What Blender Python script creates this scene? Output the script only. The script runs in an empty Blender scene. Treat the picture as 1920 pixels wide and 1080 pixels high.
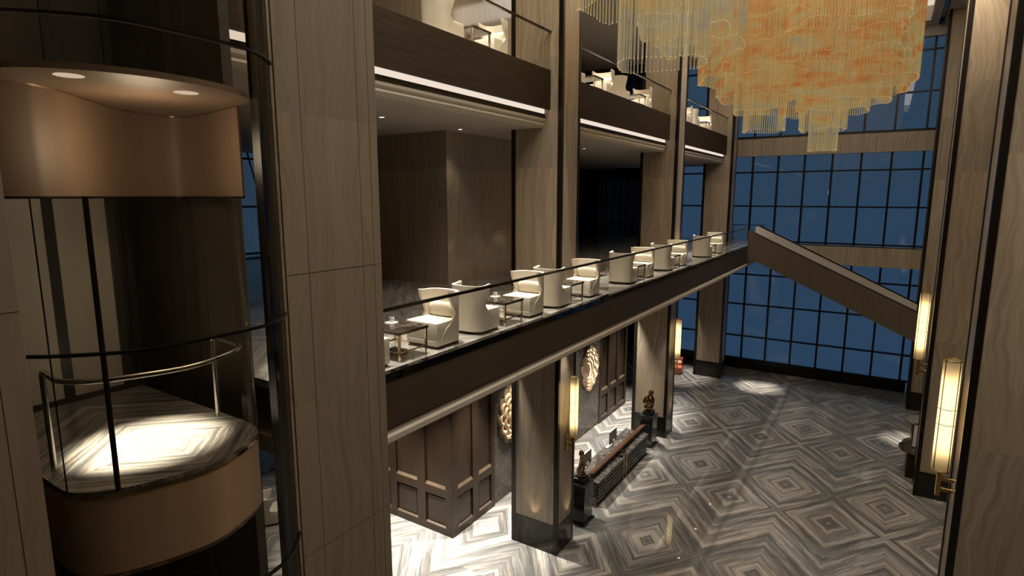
import bpy, bmesh, math, random
from math import sin, cos, pi, radians
from mathutils import Vector, Matrix
random.seed(7)
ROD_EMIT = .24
S = bpy.context.scene
C = S.collection

# ------------------------------------------------------------------ materials
def new_mat(name):
    m = bpy.data.materials.new(name); m.use_nodes = True
    nt = m.node_tree
    for n in list(nt.nodes): nt.nodes.remove(n)
    out = nt.nodes.new('ShaderNodeOutputMaterial')
    return m, nt, out

class N:
    """tiny node helper"""
    def __init__(self, nt): self.nt = nt
    def add(self, t, **kw):
        n = self.nt.nodes.new(t)
        for k, v in kw.items(): setattr(n, k, v)
        return n
    def link(self, a, b): self.nt.links.new(a, b)
    def val(self, sock, v):
        if hasattr(v, 'is_output') or isinstance(v, bpy.types.NodeSocket): self.link(v, sock)
        else: sock.default_value = v
    def math(self, op, a, b=None, c=None):
        n = self.add('ShaderNodeMath', operation=op)
        self.val(n.inputs[0], a)
        if b is not None: self.val(n.inputs[1], b)
        if c is not None: self.val(n.inputs[2], c)
        return n.outputs[0]
    def sep(self, v):
        n = self.add('ShaderNodeSeparateXYZ'); self.link(v, n.inputs[0]); return n.outputs
    def comb(self, x, y, z):
        n = self.add('ShaderNodeCombineXYZ')
        for i, q in enumerate((x, y, z)): self.val(n.inputs[i], q)
        return n.outputs[0]
    def noise(self, vec, scale=1, detail=4, rough=.55, dist=0.0):
        n = self.add('ShaderNodeTexNoise')
        self.link(vec, n.inputs['Vector']); n.inputs['Scale'].default_value = scale
        n.inputs['Detail'].default_value = detail; n.inputs['Roughness'].default_value = rough
        n.inputs['Distortion'].default_value = dist
        return n.outputs[0]
    def ramp(self, fac, stops, interp='LINEAR'):
        n = self.add('ShaderNodeValToRGB'); self.link(fac, n.inputs[0])
        r = n.color_ramp; r.interpolation = interp
        while len(r.elements) < len(stops): r.elements.new(.5)
        for e, (p, c) in zip(r.elements, stops): e.position = p; e.color = (*c, 1)
        return n.outputs[0]
    def mixc(self, fac, a, b, mode='MIX'):
        n = self.add('ShaderNodeMix', data_type='RGBA', blend_type=mode)
        self.val(n.inputs[0], fac)
        for s, v in ((n.inputs[6], a), (n.inputs[7], b)):
            if isinstance(v, tuple): s.default_value = (*v, 1)
            else: self.link(v, s)
        return n.outputs[2]
    def pos(self):
        return self.add('ShaderNodeNewGeometry').outputs['Position']
    def obj(self):
        return self.add('ShaderNodeTexCoord').outputs['Object']
    def uv(self):
        return self.add('ShaderNodeTexCoord').outputs['UV']
    def bsdf(self, out, col, rough=.5, metal=0., spec=.5, bump=None, bstr=.1, coat=0):
        b = self.add('ShaderNodeBsdfPrincipled')
        if isinstance(col, tuple): b.inputs['Base Color'].default_value = (*col, 1)
        else: self.link(col, b.inputs['Base Color'])
        self.val(b.inputs['Roughness'], rough); b.inputs['Metallic'].default_value = metal
        b.inputs['Specular IOR Level'].default_value = spec
        b.inputs['Coat Weight'].default_value = coat
        b.inputs['Coat Roughness'].default_value = .05
        if bump is not None:
            k = self.add('ShaderNodeBump'); k.inputs['Strength'].default_value = bstr
            k.inputs['Distance'].default_value = .02
            self.link(bump, k.inputs['Height']); self.link(k.outputs[0], b.inputs['Normal'])
        self.link(b.outputs[0], out.inputs[0])
        return b

def plain(name, col, rough=.5, metal=0., spec=.5, var=.12, scale=9, stretch=(1, 1, 1), coat=0):
    m, nt, out = new_mat(name); n = N(nt)
    mp = n.add('ShaderNodeMapping'); n.link(n.obj(), mp.inputs[0]); mp.inputs['Scale'].default_value = stretch
    f = n.noise(mp.outputs[0], scale, 3)
    a = tuple(c * (1 - var) for c in col); b = tuple(min(1, c * (1 + var)) for c in col)
    n.bsdf(out, n.ramp(f, [(.3, a), (.7, b)]), rough, metal, spec, coat=coat)
    return m

def emit(name, col, strength):
    m, nt, out = new_mat(name); n = N(nt)
    e = n.add('ShaderNodeEmission'); e.inputs[0].default_value = (*col, 1); e.inputs[1].default_value = strength
    n.link(e.outputs[0], out.inputs[0]); return m

def onyx(name, dark, mid, light, slab=2.95, gloss=.24):
    m, nt, out = new_mat(name); n = N(nt)
    x, y, z = n.sep(n.pos())
    u = n.math('ADD', x, y)
    w = n.noise(n.comb(n.math('MULTIPLY', u, .55), n.math('MULTIPLY', z, .42), 0), 1, 2)
    # slabs differ from each other: every slab is offset in the vein pattern and slightly in tone
    row = n.math('FLOOR', n.math('DIVIDE', n.math('ADD', z, n.math('MULTIPLY', u, .0)), slab))
    wn = n.add('ShaderNodeTexWhiteNoise', noise_dimensions='1D'); n.link(row, wn.inputs['W'])
    off = n.math('MULTIPLY', wn.outputs[0], 31.0)
    uu = n.math('ADD', n.math('ADD', n.math('MULTIPLY', u, 9.0), n.math('MULTIPLY', w, 8.0)), off)
    v = n.comb(uu, n.math('MULTIPLY', z, .34), off)
    f1 = n.noise(v, 1.0, 5, .62)
    f2 = n.noise(n.comb(n.math('MULTIPLY', uu, 3.2), n.math('MULTIPLY', z, .3), 3.0), 1.0, 2)
    f = n.math('ADD', n.math('MULTIPLY', f1, .72), n.math('MULTIPLY', f2, .28))
    col = n.ramp(f, [(.30, dark), (.47, mid), (.66, light)])
    tone = n.math('ADD', .88, n.math('MULTIPLY', wn.outputs[0], .2))
    warm = n.mixc(n.math('MULTIPLY', wn.outputs[0], .5), (1, 1, 1), (1.0, .92, .82), 'MIX')
    col = n.mixc(1.0, col, warm, 'MULTIPLY')
    hs = n.add('ShaderNodeHueSaturation'); n.link(col, hs.inputs['Color']); n.link(tone, hs.inputs['Value'])
    n.bsdf(out, hs.outputs[0], gloss, 0, .36)
    return m

def veined_floor(name, stops, rough=.07, usc=7.0, vsc=1.1):
    m, nt, out = new_mat(name); n = N(nt)
    u, v, _ = n.sep(n.uv())
    wob = n.noise(n.comb(n.math('MULTIPLY', u, 1.6), n.math('MULTIPLY', v, 2.6), 0), 1, 3)
    uu = n.math('ADD', n.math('MULTIPLY', u, usc), n.math('MULTIPLY', wob, .75))
    p = n.sep(n.pos())
    seed = n.math('MULTIPLY', n.math('ADD', p[0], p[1]), .05)
    a = n.noise(n.comb(uu, n.math('MULTIPLY', v, vsc), seed), 1.0, 6, .68)
    b = n.noise(n.comb(n.math('MULTIPLY', uu, 7.5), n.math('MULTIPLY', v, vsc * 3.0), seed), 1.0, 7, .78)
    f = n.math('ADD', n.math('MULTIPLY', a, .52), n.math('MULTIPLY', b, .48))
    col = n.ramp(f, stops)
    br = n.noise(n.comb(n.math('MULTIPLY', uu, .8), n.math('MULTIPLY', v, .8), 4.0), 1.0, 3)
    col = n.mixc(n.ramp(br, [(.45, (0, 0, 0)), (.68, (.28, .28, .28))]), col, (1.0, .80, .60), 'MULTIPLY')
    n.bsdf(out, col, rough, 0, .5)
    return m

def wood(name, a, b, axis='Y', rough=.32, sc=1.0, spec=.45):
    m, nt, out = new_mat(name); n = N(nt)
    x, y, z = n.sep(n.pos())
    if axis == 'Y': v = n.comb(n.math('MULTIPLY', n.math('ADD', y, x), .9 * sc), n.math('MULTIPLY', z, 26 * sc), n.math('MULTIPLY', x, 3.))
    else: v = n.comb(n.math('MULTIPLY', n.math('ADD', x, y), 24 * sc), n.math('MULTIPLY', z, .8 * sc), 0.)
    f = n.noise(v, 1, 4, .6, .4)
    n.bsdf(out, n.ramp(f, [(.3, a), (.7, b)]), rough, 0, spec)
    return m

def glass(name, tint, refl=1.0, ior=1.5):
    m, nt, out = new_mat(name); n = N(nt)
    t = n.add('ShaderNodeBsdfTransparent'); t.inputs[0].default_value = (*tint, 1)
    g = n.add('ShaderNodeBsdfGlossy'); g.inputs['Roughness'].default_value = 0.0
    fr = n.add('ShaderNodeFresnel'); fr.inputs[0].default_value = ior
    mx = n.add('ShaderNodeMixShader')
    ge = n.add('ShaderNodeNewGeometry')
    n.link(n.math('MULTIPLY', n.math('MULTIPLY', fr.outputs[0], refl), n.math('SUBTRACT', 1.0, ge.outputs['Backfacing'])), mx.inputs[0])
    n.link(t.outputs[0], mx.inputs[1]); n.link(g.outputs[0], mx.inputs[2]); n.link(mx.outputs[0], out.inputs[0])
    return m

def speckled(name, stops, rough, sc=3.0, spec=.5):
    m, nt, out = new_mat(name); n = N(nt)
    f = n.noise(n.pos(), sc, 8, .7, 1.2)
    n.bsdf(out, n.ramp(f, stops), rough, 0, spec); return m

def rod_mat(name, stops, alpha, bsc):
    m, nt, out = new_mat(name); n = N(nt)
    x, y, z = n.sep(n.pos())
    f = n.noise(n.comb(n.math('MULTIPLY', x, bsc), n.math('MULTIPLY', y, bsc), n.math('MULTIPLY', z, bsc * 2.6)), 1, 4, .62, .3)
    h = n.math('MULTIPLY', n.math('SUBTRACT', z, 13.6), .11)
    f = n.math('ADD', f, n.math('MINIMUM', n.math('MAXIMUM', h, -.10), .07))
    col = n.ramp(f, stops)
    vr = n.noise(n.comb(n.math('MULTIPLY', x, 31.), n.math('MULTIPLY', y, 31.), 0.), 1, 1)     # rods differ in tint
    hs = n.add('ShaderNodeHueSaturation'); n.link(col, hs.inputs['Color'])
    n.link(n.math('ADD', .55, n.math('MULTIPLY', vr, .9)), hs.inputs['Value']); col = hs.outputs[0]
    d = n.add('ShaderNodeBsdfDiffuse'); n.link(col, d.inputs[0])
    tl = n.add('ShaderNodeBsdfTranslucent'); n.link(col, tl.inputs[0])
    em = n.add('ShaderNodeEmission'); n.link(col, em.inputs[0]); em.inputs[1].default_value = ROD_EMIT  # rods get a glow of their own to brighten them
    m1 = n.add('ShaderNodeMixShader'); m1.inputs[0].default_value = .5
    n.link(d.outputs[0], m1.inputs[1]); n.link(tl.outputs[0], m1.inputs[2])
    ad = n.add('ShaderNodeAddShader'); n.link(m1.outputs[0], ad.inputs[0]); n.link(em.outputs[0], ad.inputs[1])
    gl = n.add('ShaderNodeBsdfGlossy'); gl.inputs['Roughness'].default_value = .15
    m2 = n.add('ShaderNodeMixShader'); m2.inputs[0].default_value = .06
    n.link(ad.outputs[0], m2.inputs[1]); n.link(gl.outputs[0], m2.inputs[2])
    tr = n.add('ShaderNodeBsdfTransparent')
    m3 = n.add('ShaderNodeMixShader'); m3.inputs[0].default_value = alpha
    n.link(tr.outputs[0], m3.inputs[1]); n.link(m2.outputs[0], m3.inputs[2]); n.link(m3.outputs[0], out.inputs[0])
    return m

def translucent(name, col, alpha=1.0):
    m, nt, out = new_mat(name); n = N(nt)
    d = n.add('ShaderNodeBsdfDiffuse'); d.inputs[0].default_value = (*col, 1)
    tl = n.add('ShaderNodeBsdfTranslucent'); tl.inputs[0].default_value = (*col, 1)
    mx = n.add('ShaderNodeMixShader'); mx.inputs[0].default_value = .7
    n.link(d.outputs[0], mx.inputs[1]); n.link(tl.outputs[0], mx.inputs[2]); n.link(mx.outputs[0], out.inputs[0])
    return m

M = {}
M['onyx'] = onyx('onyx_marble', (.25, .192, .132), (.355, .286, .207), (.455, .378, .286))
M['onyx_dim'] = onyx('onyx_marble_polished', (.27, .208, .145), (.345, .275, .20), (.40, .325, .242), gloss=.08)
M['floor'] = veined_floor('veined_marble', [(.33, (.045, .047, .048)), (.42, (.095, .096, .094)), (.485, (.165, .160, .150)), (.525, (.25, .236, .212)), (.565, (.42, .39, .345)), (.68, (.54, .51, .455))], .018, 6.5, .5)
M['floor_mezz'] = veined_floor('veined_marble_mezzanine', [(.30, (.04, .042, .044)), (.42, (.13, .126, .12)), (.52, (.29, .275, .25)), (.68, (.46, .435, .395))], .06)
M['jointline'] = plain('joint_line', (.07, .055, .04), .5)
M['tabledark'] = plain('dark_table_stone', (.035, .031, .027), .08, 0, .5, .3, 3)
M['bronze'] = plain('dark_bronze', (.018, .013, .010), .28, .4, .4)
M['plinth'] = plain('dark_bronze_plinth', (.020, .016, .013), .12, .2, .5)
M['fascia'] = wood('dark_fascia_wood', (.062, .043, .027), (.10, .071, .047), 'Y', .5, 1.0, .25)
M['fascia_up'] = wood('brown_fascia_wood', (.030, .0195, .0115), (.050, .0335, .0205), 'Y', .6, 1.0, .08)
M['panel'] = wood('walnut_panelling', (.018, .0105, .0055), (.034, .0205, .0115), 'Z', .34, 1.0, .28)
M['stair'] = wood('stair_cladding', (.078, .054, .035), (.125, .090, .061), 'Z', .5)
M['plaster'] = plain('warm_plaster', (.60, .535, .445), .75, 0, .2, .04)
M['ceiling'] = plain('ceiling_plaster', (.50, .45, .38), .8, 0, .2, .03)
M['grille'] = plain('dark_grille', (.03, .027, .024), .5)
M['slat'] = plain('grille_slat', (.22, .19, .16), .4, .4)
M['black'] = plain('black_metal', (.006, .006, .007), .3, .3)
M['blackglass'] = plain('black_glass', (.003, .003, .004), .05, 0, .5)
M['glass'] = glass('clear_glass', (.95, .95, .93), .22)
M['shaftglass'] = glass('smoked_glass', (.92, .90, .86), .7, 1.5)
M['carglass'] = glass('car_glass', (.90, .89, .86), .4)
M['pane'] = glass('window_glass', (.95, .97, 1.0), 1.1)
M['leather'] = plain('cream_leather', (.74, .67, .55), .42, 0, .35, .03, 5)
M['red'] = plain('coral_leather', (.62, .13, .075), .4, 0, .4, .06, 6)
M['walnut'] = plain('dark_brown_base', (.075, .032, .019), .35)
M['darkmarble'] = speckled('dark_emperador', [(.35, (.012, .009, .008)), (.52, (.05, .04, .033)), (.58, (.16, .13, .10)), (.62, (.06, .045, .035)), (.8, (.02, .015, .012))], .07, 4.5)
M['copper'] = plain('polished_copper', (.74, .57, .43), .16, 1.0, .5, .05)
M['steel'] = plain('brushed_steel', (.62, .58, .52), .22, 1.0, .5, .05)
M['gold'] = plain('brass', (.62, .42, .16), .22, 1.0, .5, .08)
M['bronzeart'] = plain('polished_bronze', (.33, .215, .135), .08, 1.0, .5, .15, 5)
M['stonewall'] = speckled('grey_stone', [(.3, (.024, .0195, .0155)), (.5, (.05, .0415, .0335)), (.7, (.12, .10, .082))], .22, 6)
M['counter'] = speckled('dark_veined_stone', [(.32, (.018, .016, .014)), (.5, (.05, .045, .04)), (.66, (.16, .145, .13))], .15, 4)
M['counterrib'] = plain('grey_stone_rib', (.055, .05, .046), .22, 0, .5, .25, 7)
M['ledge'] = plain('copper_brown_ledge', (.085, .040, .021), .35, .3, .5, .1)
M['pedestal'] = plain('black_polished_stone', (.016, .016, .016), .06, 0, .6, .3, 4)
M['carwood'] = plain('bronze_veneer', (.22, .15, .10), .5, 0, .5, .06, 6, (1, 1, .05))
M['apron'] = plain('bronze_apron', (.72, .50, .34), .3, .05, .5, .06, 6, (1, 1, .05))
M['carpanel'] = plain('grey_steel_panel', (.78, .71, .60), .4, .05, .5, .05, 5, (1, 1, .1))
M['stripe'] = plain('dark_stripe', (.075, .068, .062), .25, .3)
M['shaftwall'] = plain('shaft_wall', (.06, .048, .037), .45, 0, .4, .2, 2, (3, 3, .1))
M['hallwall'] = plain('hall_wall', (.10, .085, .065), .5, 0, .4, .1, 2)
M['copperdark'] = plain('dark_copper', (.20, .12, .075), .25, .8)
M['blackrail'] = plain('black_handrail', (.012, .010, .009), .18, .5)
M['white'] = plain('white_plastic', (.78, .76, .72), .3, 0, .5, .02)
M['grey'] = plain('grey_aluminium', (.22, .20, .185), .35, .5, .5, .04)
M['screen'] = plain('screen_glass', (.01, .01, .012), .1)
M['petal'] = plain('gilt_plaster', (.24, .165, .10), .5, .1, .5, .08, 8)
M['petalrim'] = plain('pale_gilt_rim', (.50, .37, .22), .45, .1, .5, .08, 8)
M['petal_light'] = emit('petal_backlight', (1.0, .76, .48), 3.2)
M['tube'] = emit('sconce_lamp_tube', (1.0, .80, .47), 19)
M['cove'] = emit('cove_light', (1.0, .84, .70), .88)
M['coffer'] = emit('coffer_fill_light', (1.0, .88, .75), 5.8)
M['coffer_end'] = emit('coffer_end_light', (1.0, .84, .68), .75)
M['lens'] = emit('downlight_lens', (1.0, .90, .74), 9.0)
M['carlens'] = emit('car_lamp_lens', (1.0, .82, .62), .7)
M['shade'] = translucent('parchment_shade', (.93, .82, .60))
M['rod'] = rod_mat('amber_rods', [(.26, (.46, .42, .34)), (.40, (.54, .48, .31)), (.50, (.62, .52, .25)), (.575, (.63, .45, .19)), (.65, (.65, .36, .13)), (.78, (.60, .24, .06))], .82, 1.5)
M['rodtip'] = rod_mat('rod_tip_glint', [(.3, (.72, .62, .38)), (.7, (.76, .62, .36))], 1.0, 1.0)
M['rodpale'] = rod_mat('pale_rods', [(.36, (.42, .38, .31)), (.50, (.50, .45, .32)), (.60, (.56, .47, .25)), (.74, (.60, .42, .16))], .55, .8)

# ------------------------------------------------------------------ geometry helpers
class MB:
    def __init__(self): self.v = []; self.f = []; self.uv = None; self.mi = []
    def face(self, idx, mi=0): self.f.append(tuple(idx)); self.mi.append(mi)
    def box(self, x0, x1, y0, y1, z0, z1, mi=0):
        b = len(self.v)
        for z in (z0, z1):
            for x, y in ((x0, y0), (x1, y0), (x1, y1), (x0, y1)): self.v.append((x, y, z))
        for q in ((0, 3, 2, 1), (4, 5, 6, 7), (0, 1, 5, 4), (1, 2, 6, 5), (2, 3, 7, 6), (3, 0, 4, 7)):
            self.face([b + i for i in q], mi)
        return self
    def hexa(self, pts, mi=0):        # 8 points: bottom ring, top ring
        b = len(self.v); self.v += [tuple(p) for p in pts]
        for q in ((0, 3, 2, 1), (4, 5, 6, 7), (0, 1, 5, 4), (1, 2, 6, 5), (2, 3, 7, 6), (3, 0, 4, 7)):
            self.face([b + i for i in q], mi)
        return self
    def tube(self, path, r, n=8, mi=0, closed=False):
        path = [Vector(p) for p in path]; rings = []
        up = Vector((0, 0, 1)); prev = None
        L = len(path)
        for i, p in enumerate(path):
            if closed: d = (path[(i + 1) % L] - path[i - 1])
            else: d = path[min(i + 1, L - 1)] - path[max(i - 1, 0)]
            d.normalize()
            a = prev if prev is not None else (up if abs(d.z) < .9 else Vector((1, 0, 0)))
            s = (a - d * a.dot(d)).normalized(); prev = s; t = d.cross(s)
            rr = r[i] if isinstance(r, (list, tuple)) else r
            b = len(self.v); rings.append(b)
            for k in range(n):
                w = 2 * pi * k / n; self.v.append(tuple(p + (s * cos(w) + t * sin(w)) * rr))
        m = L if closed else L - 1
        for i in range(m):
            a, b = rings[i], rings[(i + 1) % L]
            for k in range(n): self.face((a + k, a + (k + 1) % n, b + (k + 1) % n, b + k), mi)
        if not closed:
            self.face([rings[0] + k for k in range(n)][::-1], mi); self.face([rings[-1] + k for k in range(n)], mi)
        return self
    def cyl(self, x, y, z0, z1, r, n=24, r2=None, mi=0):
        return self.tube([(x, y, z0), (x, y, z1)], [r, r if r2 is None else r2], n, mi)
    def prism(self, poly, z0, z1, mi=0):
        b = len(self.v); n = len(poly)
        for z in (z0, z1):
            for x, y in poly: self.v.append((x, y, z))
        self.face([b + i for i in range(n)][::-1], mi); self.face([b + n + i for i in range(n)], mi)
        for i in range(n): self.face((b + i, b + (i + 1) % n, b + n + (i + 1) % n, b + n + i), mi)
        return self
    def prism_y(self, poly, y0, y1, mi=0):     # poly in X,Z
        b = len(self.v); n = len(poly)
        for y in (y0, y1):
            for x, z in poly: self.v.append((x, y, z))
        self.face([b + i for i in range(n)], mi); self.face([b + n + i for i in range(n)][::-1], mi)
        for i in range(n): self.face((b + i, b + n + i, b + n + (i + 1) % n, b + (i + 1) % n), mi)
        return self
    def prism_x(self, poly, x0, x1, mi=0):     # poly in Y,Z
        b = len(self.v); n = len(poly)
        for x in (x0, x1):
            for y, z in poly: self.v.append((x, y, z))
        self.face([b + i for i in range(n)][::-1], mi); self.face([b + n + i for i in range(n)], mi)
        for i in range(n): self.face((b + i, b + (i + 1) % n, b + n + (i + 1) % n, b + n + i), mi)
        return self
    def wallstrip(self, path, z0, z1, t, mi=0):   # thin vertical wall following an XY path, thickness t to its left
        pts = [Vector((p[0], p[1])) for p in path]; L = len(pts); off = []
        for i in range(L):
            d = (pts[min(i + 1, L - 1)] - pts[max(i - 1, 0)]).normalized(); off.append(pts[i] + Vector((-d.y, d.x)) * t)
        b = len(self.v)
        for i in range(L):
            for q in (pts[i], off[i]):
                self.v.append((q.x, q.y, z0)); self.v.append((q.x, q.y, z1))
        for i in range(L - 1):
            a = b + 4 * i; c = a + 4
            self.face((a, c, c + 1, a + 1), mi); self.face((a + 2, a + 3, c + 3, c + 2), mi)
            self.face((a + 1, c + 1, c + 3, a + 3), mi); self.face((a, a + 2, c + 2, c), mi)
        self.face((b, b + 1, b + 3, b + 2), mi); e = b + 4 * (L - 1); self.face((e, e + 2, e + 3, e + 1), mi)
        return self
    def build(self, name, mats, parent=None, smooth=False, bevel=0, seg=2, sub=0, auto=None):
        me = bpy.data.meshes.new(name)
        me.from_pydata(self.v, [], self.f)
        mats = mats if isinstance(mats, (list, tuple)) else [mats]
        for k in mats: me.materials.append(M[k] if isinstance(k, str) else k)
        bm = bmesh.new(); bm.from_mesh(me)
        for f, mi in zip(bm.faces, self.mi): f.material_index = mi
        bmesh.ops.recalc_face_normals(bm, faces=bm.faces)
        if self.uv:
            l = bm.loops.layers.uv.new('UVMap'); bm.faces.ensure_lookup_table()
            for f, u in zip(bm.faces, self.uv):
                for lp in f.loops:
                    lp[l].uv = u[lp.vert.index]
        if bevel:
            bmesh.ops.bevel(bm, geom=list(bm.edges), offset=bevel, segments=seg, profile=.5, affect='EDGES', clamp_overlap=True)
        if smooth:
            for f in bm.faces: f.smooth = True
            lim = radians(auto or 38)
            for e in bm.edges:
                e.smooth = not (len(e.link_faces) == 2 and e.calc_face_angle(0) > lim)
        bm.to_mesh(me); bm.free()
        o = bpy.data.objects.new(name, me); C.objects.link(o)
        if parent is not None: o.parent = parent
        if sub:
            s = o.modifiers.new('s', 'SUBSURF'); s.levels = sub; s.render_levels = sub
        return o

def tag(o, label=None, cat=None, group=None, kind=None):
    if label: o['label'] = label
    if cat: o['category'] = cat
    if group: o['group'] = group
    if kind: o['kind'] = kind
    return o
def empty(name, loc=(0, 0, 0), rz=0):
    o = bpy.data.objects.new(name, None); C.objects.link(o); o.location = loc; o.rotation_euler = (0, 0, rz)
    o.empty_display_size = .1
    return o
def struct(o, label, cat=None): return tag(o, label, cat or 'structure', None, 'structure')
KIDS = {}
def copy_tree(o, parent=None):
    c = o.copy(); C.objects.link(c)
    if parent is not None: c.parent = parent
    for ch in list(o.children): copy_tree(ch, c)
    return c
def place(proto, used, loc, rz, label, group):
    o = proto if not used else copy_tree(proto)
    o.location = loc; o.rotation_euler = (0, 0, rz); o['label'] = label
    if group: o['group'] = group
    return o

# ------------------------------------------------------------------ camera  (11 m above the lobby floor)
cam = bpy.data.cameras.new('camera'); co = bpy.data.objects.new('camera', cam); C.objects.link(co)
cam.sensor_width = 36; cam.lens = 36 * 1081.84 / 1920; cam.clip_end = 300; cam.clip_start = .05
co.location = (0, 0, 11)
co.rotation_euler = (radians(90 - 9.0227), 0, radians(32.765))
S.camera = co

# key dimensions
ZM = 8.333      # mezzanine floor
ZU = 14.40      # upper floor
ZC = 19.7       # ceiling
XF = -6.16      # mezzanine edge
XU = -8.06      # upper balcony edge
YW = 38.6       # window wall
COLY = ((14.49, 15.57), (24.97, 25.95), (35.45, 36.40))

# ------------------------------------------------------------------ floors
def tiled(name, mat, x0, x1, y0, y1, z, dz, w, xc, rows, par0, thick, breaks):
    mb = MB(); mb.uv = []
    xs = []; k = math.floor((x0 - xc) / w)
    while xc + k * w < x1: xs.append(k); k += 1
    p = par0
    for j in range(len(rows) - 1):
        a, b = rows[j], rows[j + 1]
        if b <= y0 or a >= y1:
            p = p + (0 if rows[j + 1] in breaks else 1); continue
        ca, cb = max(a, y0), min(b, y1)
        for i in xs:
            xa, xb = xc + i * w, xc + (i + 1) * w
            da, db = max(xa, x0), min(xb, x1)
            def node(ii, q):
                if (ii + q) % 2 == 0: return (0. if ii % 2 == 0 else 2., .5)
                return (1., float(ii % 2))
            n00, n10, n01, n11 = node(i, p), node(i + 1, p), node(i, p + 1), node(i + 1, p + 1)
            def lerp(s, t):
                return tuple((n00[c] * (1 - s) + n10[c] * s) * (1 - t) + (n01[c] * (1 - s) + n11[c] * s) * t for c in (0, 1))
            base = len(mb.v); d = {}
            for q, (x, y) in enumerate(((da, ca), (db, ca), (db, cb), (da, cb))):
                mb.v.append((x, y, z)); d[base + q] = lerp((x - xa) / w, (y - a) / (b - a))
            mb.face((base, base + 1, base + 2, base + 3)); mb.uv.append(d)
        p = p + (0 if rows[j + 1] in breaks else 1)
    if thick:
        base = len(mb.v)
        n0 = len(mb.f); mb.box(x0, x1, y0, y1, z - thick, z - .002)
        for f in mb.f[n0:]: mb.uv.append({i: (.5, .5) for i in f})
    return mb.build(name, mat)
R0 = [-6.85 + 2.15 * k for k in range(24)]
brk = {R0[k] for k in range(24) if abs((R0[k] - 18.95 + 6.45 * 20) % 6.45) < .01 or abs((R0[k] - 18.95 + 6.45 * 20) % 6.45 - 6.45) < .01}
# the four-tile diamond whose centre is at (-2.38, 23.25) fixes the phase
par = 0
jj = R0.index(min(R0, key=lambda q: abs(q - 23.25)))
cnt = 0
for j in range(jj):
    cnt += 0 if R0[j + 1] in brk else 1
par0 = (0 - cnt) % 2
struct(tiled('floor', 'floor', -24, 9, -4, YW, 0, 0, 1.62, -2.38, R0, par0, .2, brk), 'grey veined marble lobby floor laid in diamond pattern', 'floor')
RM = [2 + 1.6 * k for k in range(24)]
struct(tiled('mezzanine_floor', 'floor_mezz', -24, XF - .06, 4.9, YW - .25, ZM, 0, 1.6, -6.2, RM, 0, .12, set()), 'pale veined marble mezzanine floor under the cream armchairs', 'floor')
mz = C.objects['mezzanine_floor']
# mezzanine edge: fascia, mouldings and soffit
MB().box(XF - .14, XF, 4.9, 33.14, 7.47, 8.215).build('fascia', 'fascia', mz)
MB().box(XF - .12, XF + .012, 4.9, 33.14, 8.215, ZM + .006).build('edge_trim', 'blackglass', mz)
s = MB()
for k in range(3): s.box(XF - .16, XF - .015 - .012 * k, 4.9, YW - .3, 7.375 + .034 * k, 7.395 + .034 * k)
s.build('shadow_gap_slats', 'plaster', mz)
MB().prism_y([(XF - .3, 7.37), (XF - .01, 7.37), (XF + .03, 7.335), (XF + .035, 7.25), (XF + .0, 7.235), (XF - .02, 7.20), (XF - .3, 7.20)], 4.9, YW - .3).build('soffit_moulding', 'plaster', mz)
MB().box(-24, XF - .14, 4.9, YW - .3, 7.2, 7.46).build('soffit', 'ceiling', mz)

uf = MB().box(-24, XU - .1, 4.2, YW - .3, 14.1, ZU - .02).build('upper_floor', 'ceiling')
struct(uf, 'upper balcony floor slab behind the dark wood fascia', 'floor')
bays = ((4.2, COLY[0][0]), (COLY[0][1], COLY[1][0]), (COLY[1][1], COLY[2][0]))
for a, b in bays:
    MB().box(XU - .1, XU, a, b, 13.37, ZU + .01).build('fascia', 'fascia_up', uf)
    MB().box(-8.30, -8.25, a, b, 13.275, 13.50).build('cove_light', 'cove', uf)
    s = MB().box(-8.30, -8.27, a, b, 13.14, 13.275)
    s.build('grille_backing', 'grille', uf)
    s = MB()
    for k in range(5): s.box(-8.27, -8.245, a, b, 13.15 + .027 * k, 13.160 + .027 * k)
    s.build('grille_slats', 'slat', uf)
    MB().prism_y([(-8.5, 13.14), (-8.22, 13.14), (-8.22, 13.08), (-8.28, 13.03), (-8.25, 12.97), (-8.31, 12.90), (-8.5, 12.90)], a, b).build('soffit_moulding', 'plaster', uf)
MB().box(-24, -8.5, 4.2, YW - .3, 12.90, 13.1).build('soffit', 'ceiling', uf)

# ------------------------------------------------------------------ columns
def column(x0, x1, y0, y1, label):
    c = MB().box(x0, x1, y0, y1, 0, ZC).build('column', 'onyx')
    struct(c, label, 'column')
    MB().box(x0 - .012, x1 + .012, y0 - .012, y1 + .012, 0, .96).build('plinth', 'plinth', c)
    MB().box(x0 - .016, x1 + .016, y0 - .016, y1 + .016, .94, .97).build('plinth_line', 'black', c)
    for cx, cy in ((x0, y0), (x1, y0), (x0, y1), (x1, y1)):
        sx = 1 if cx == x0 else -1; sy = 1 if cy == y0 else -1
        MB().box(min(cx - sx * .022, cx + sx * .11), max(cx - sx * .022, cx + sx * .11),
                 min(cy - sy * .022, cy + sy * .085), max(cy - sy * .022, cy + sy * .085), 0, ZC).build('corner_trim', 'bronze', c)
    return c
cl = ('marble column with dark corner trims in front of the walnut panelling, left side', 'marble column behind the reception counter with a sconce on it', 'marble column beside the window wall, left side')
for (a, b), l in zip(COLY, cl): column(-9.31, -7.7, a, b, l)
cr = ('large marble column at the right edge with the nearest sconce', 'marble column in the right row carrying the second sconce', 'farthest marble column on the right, by the window wall')
for (a, b), l in zip(COLY, cr): column(1.73, 3.34, a, b, l)

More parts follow.
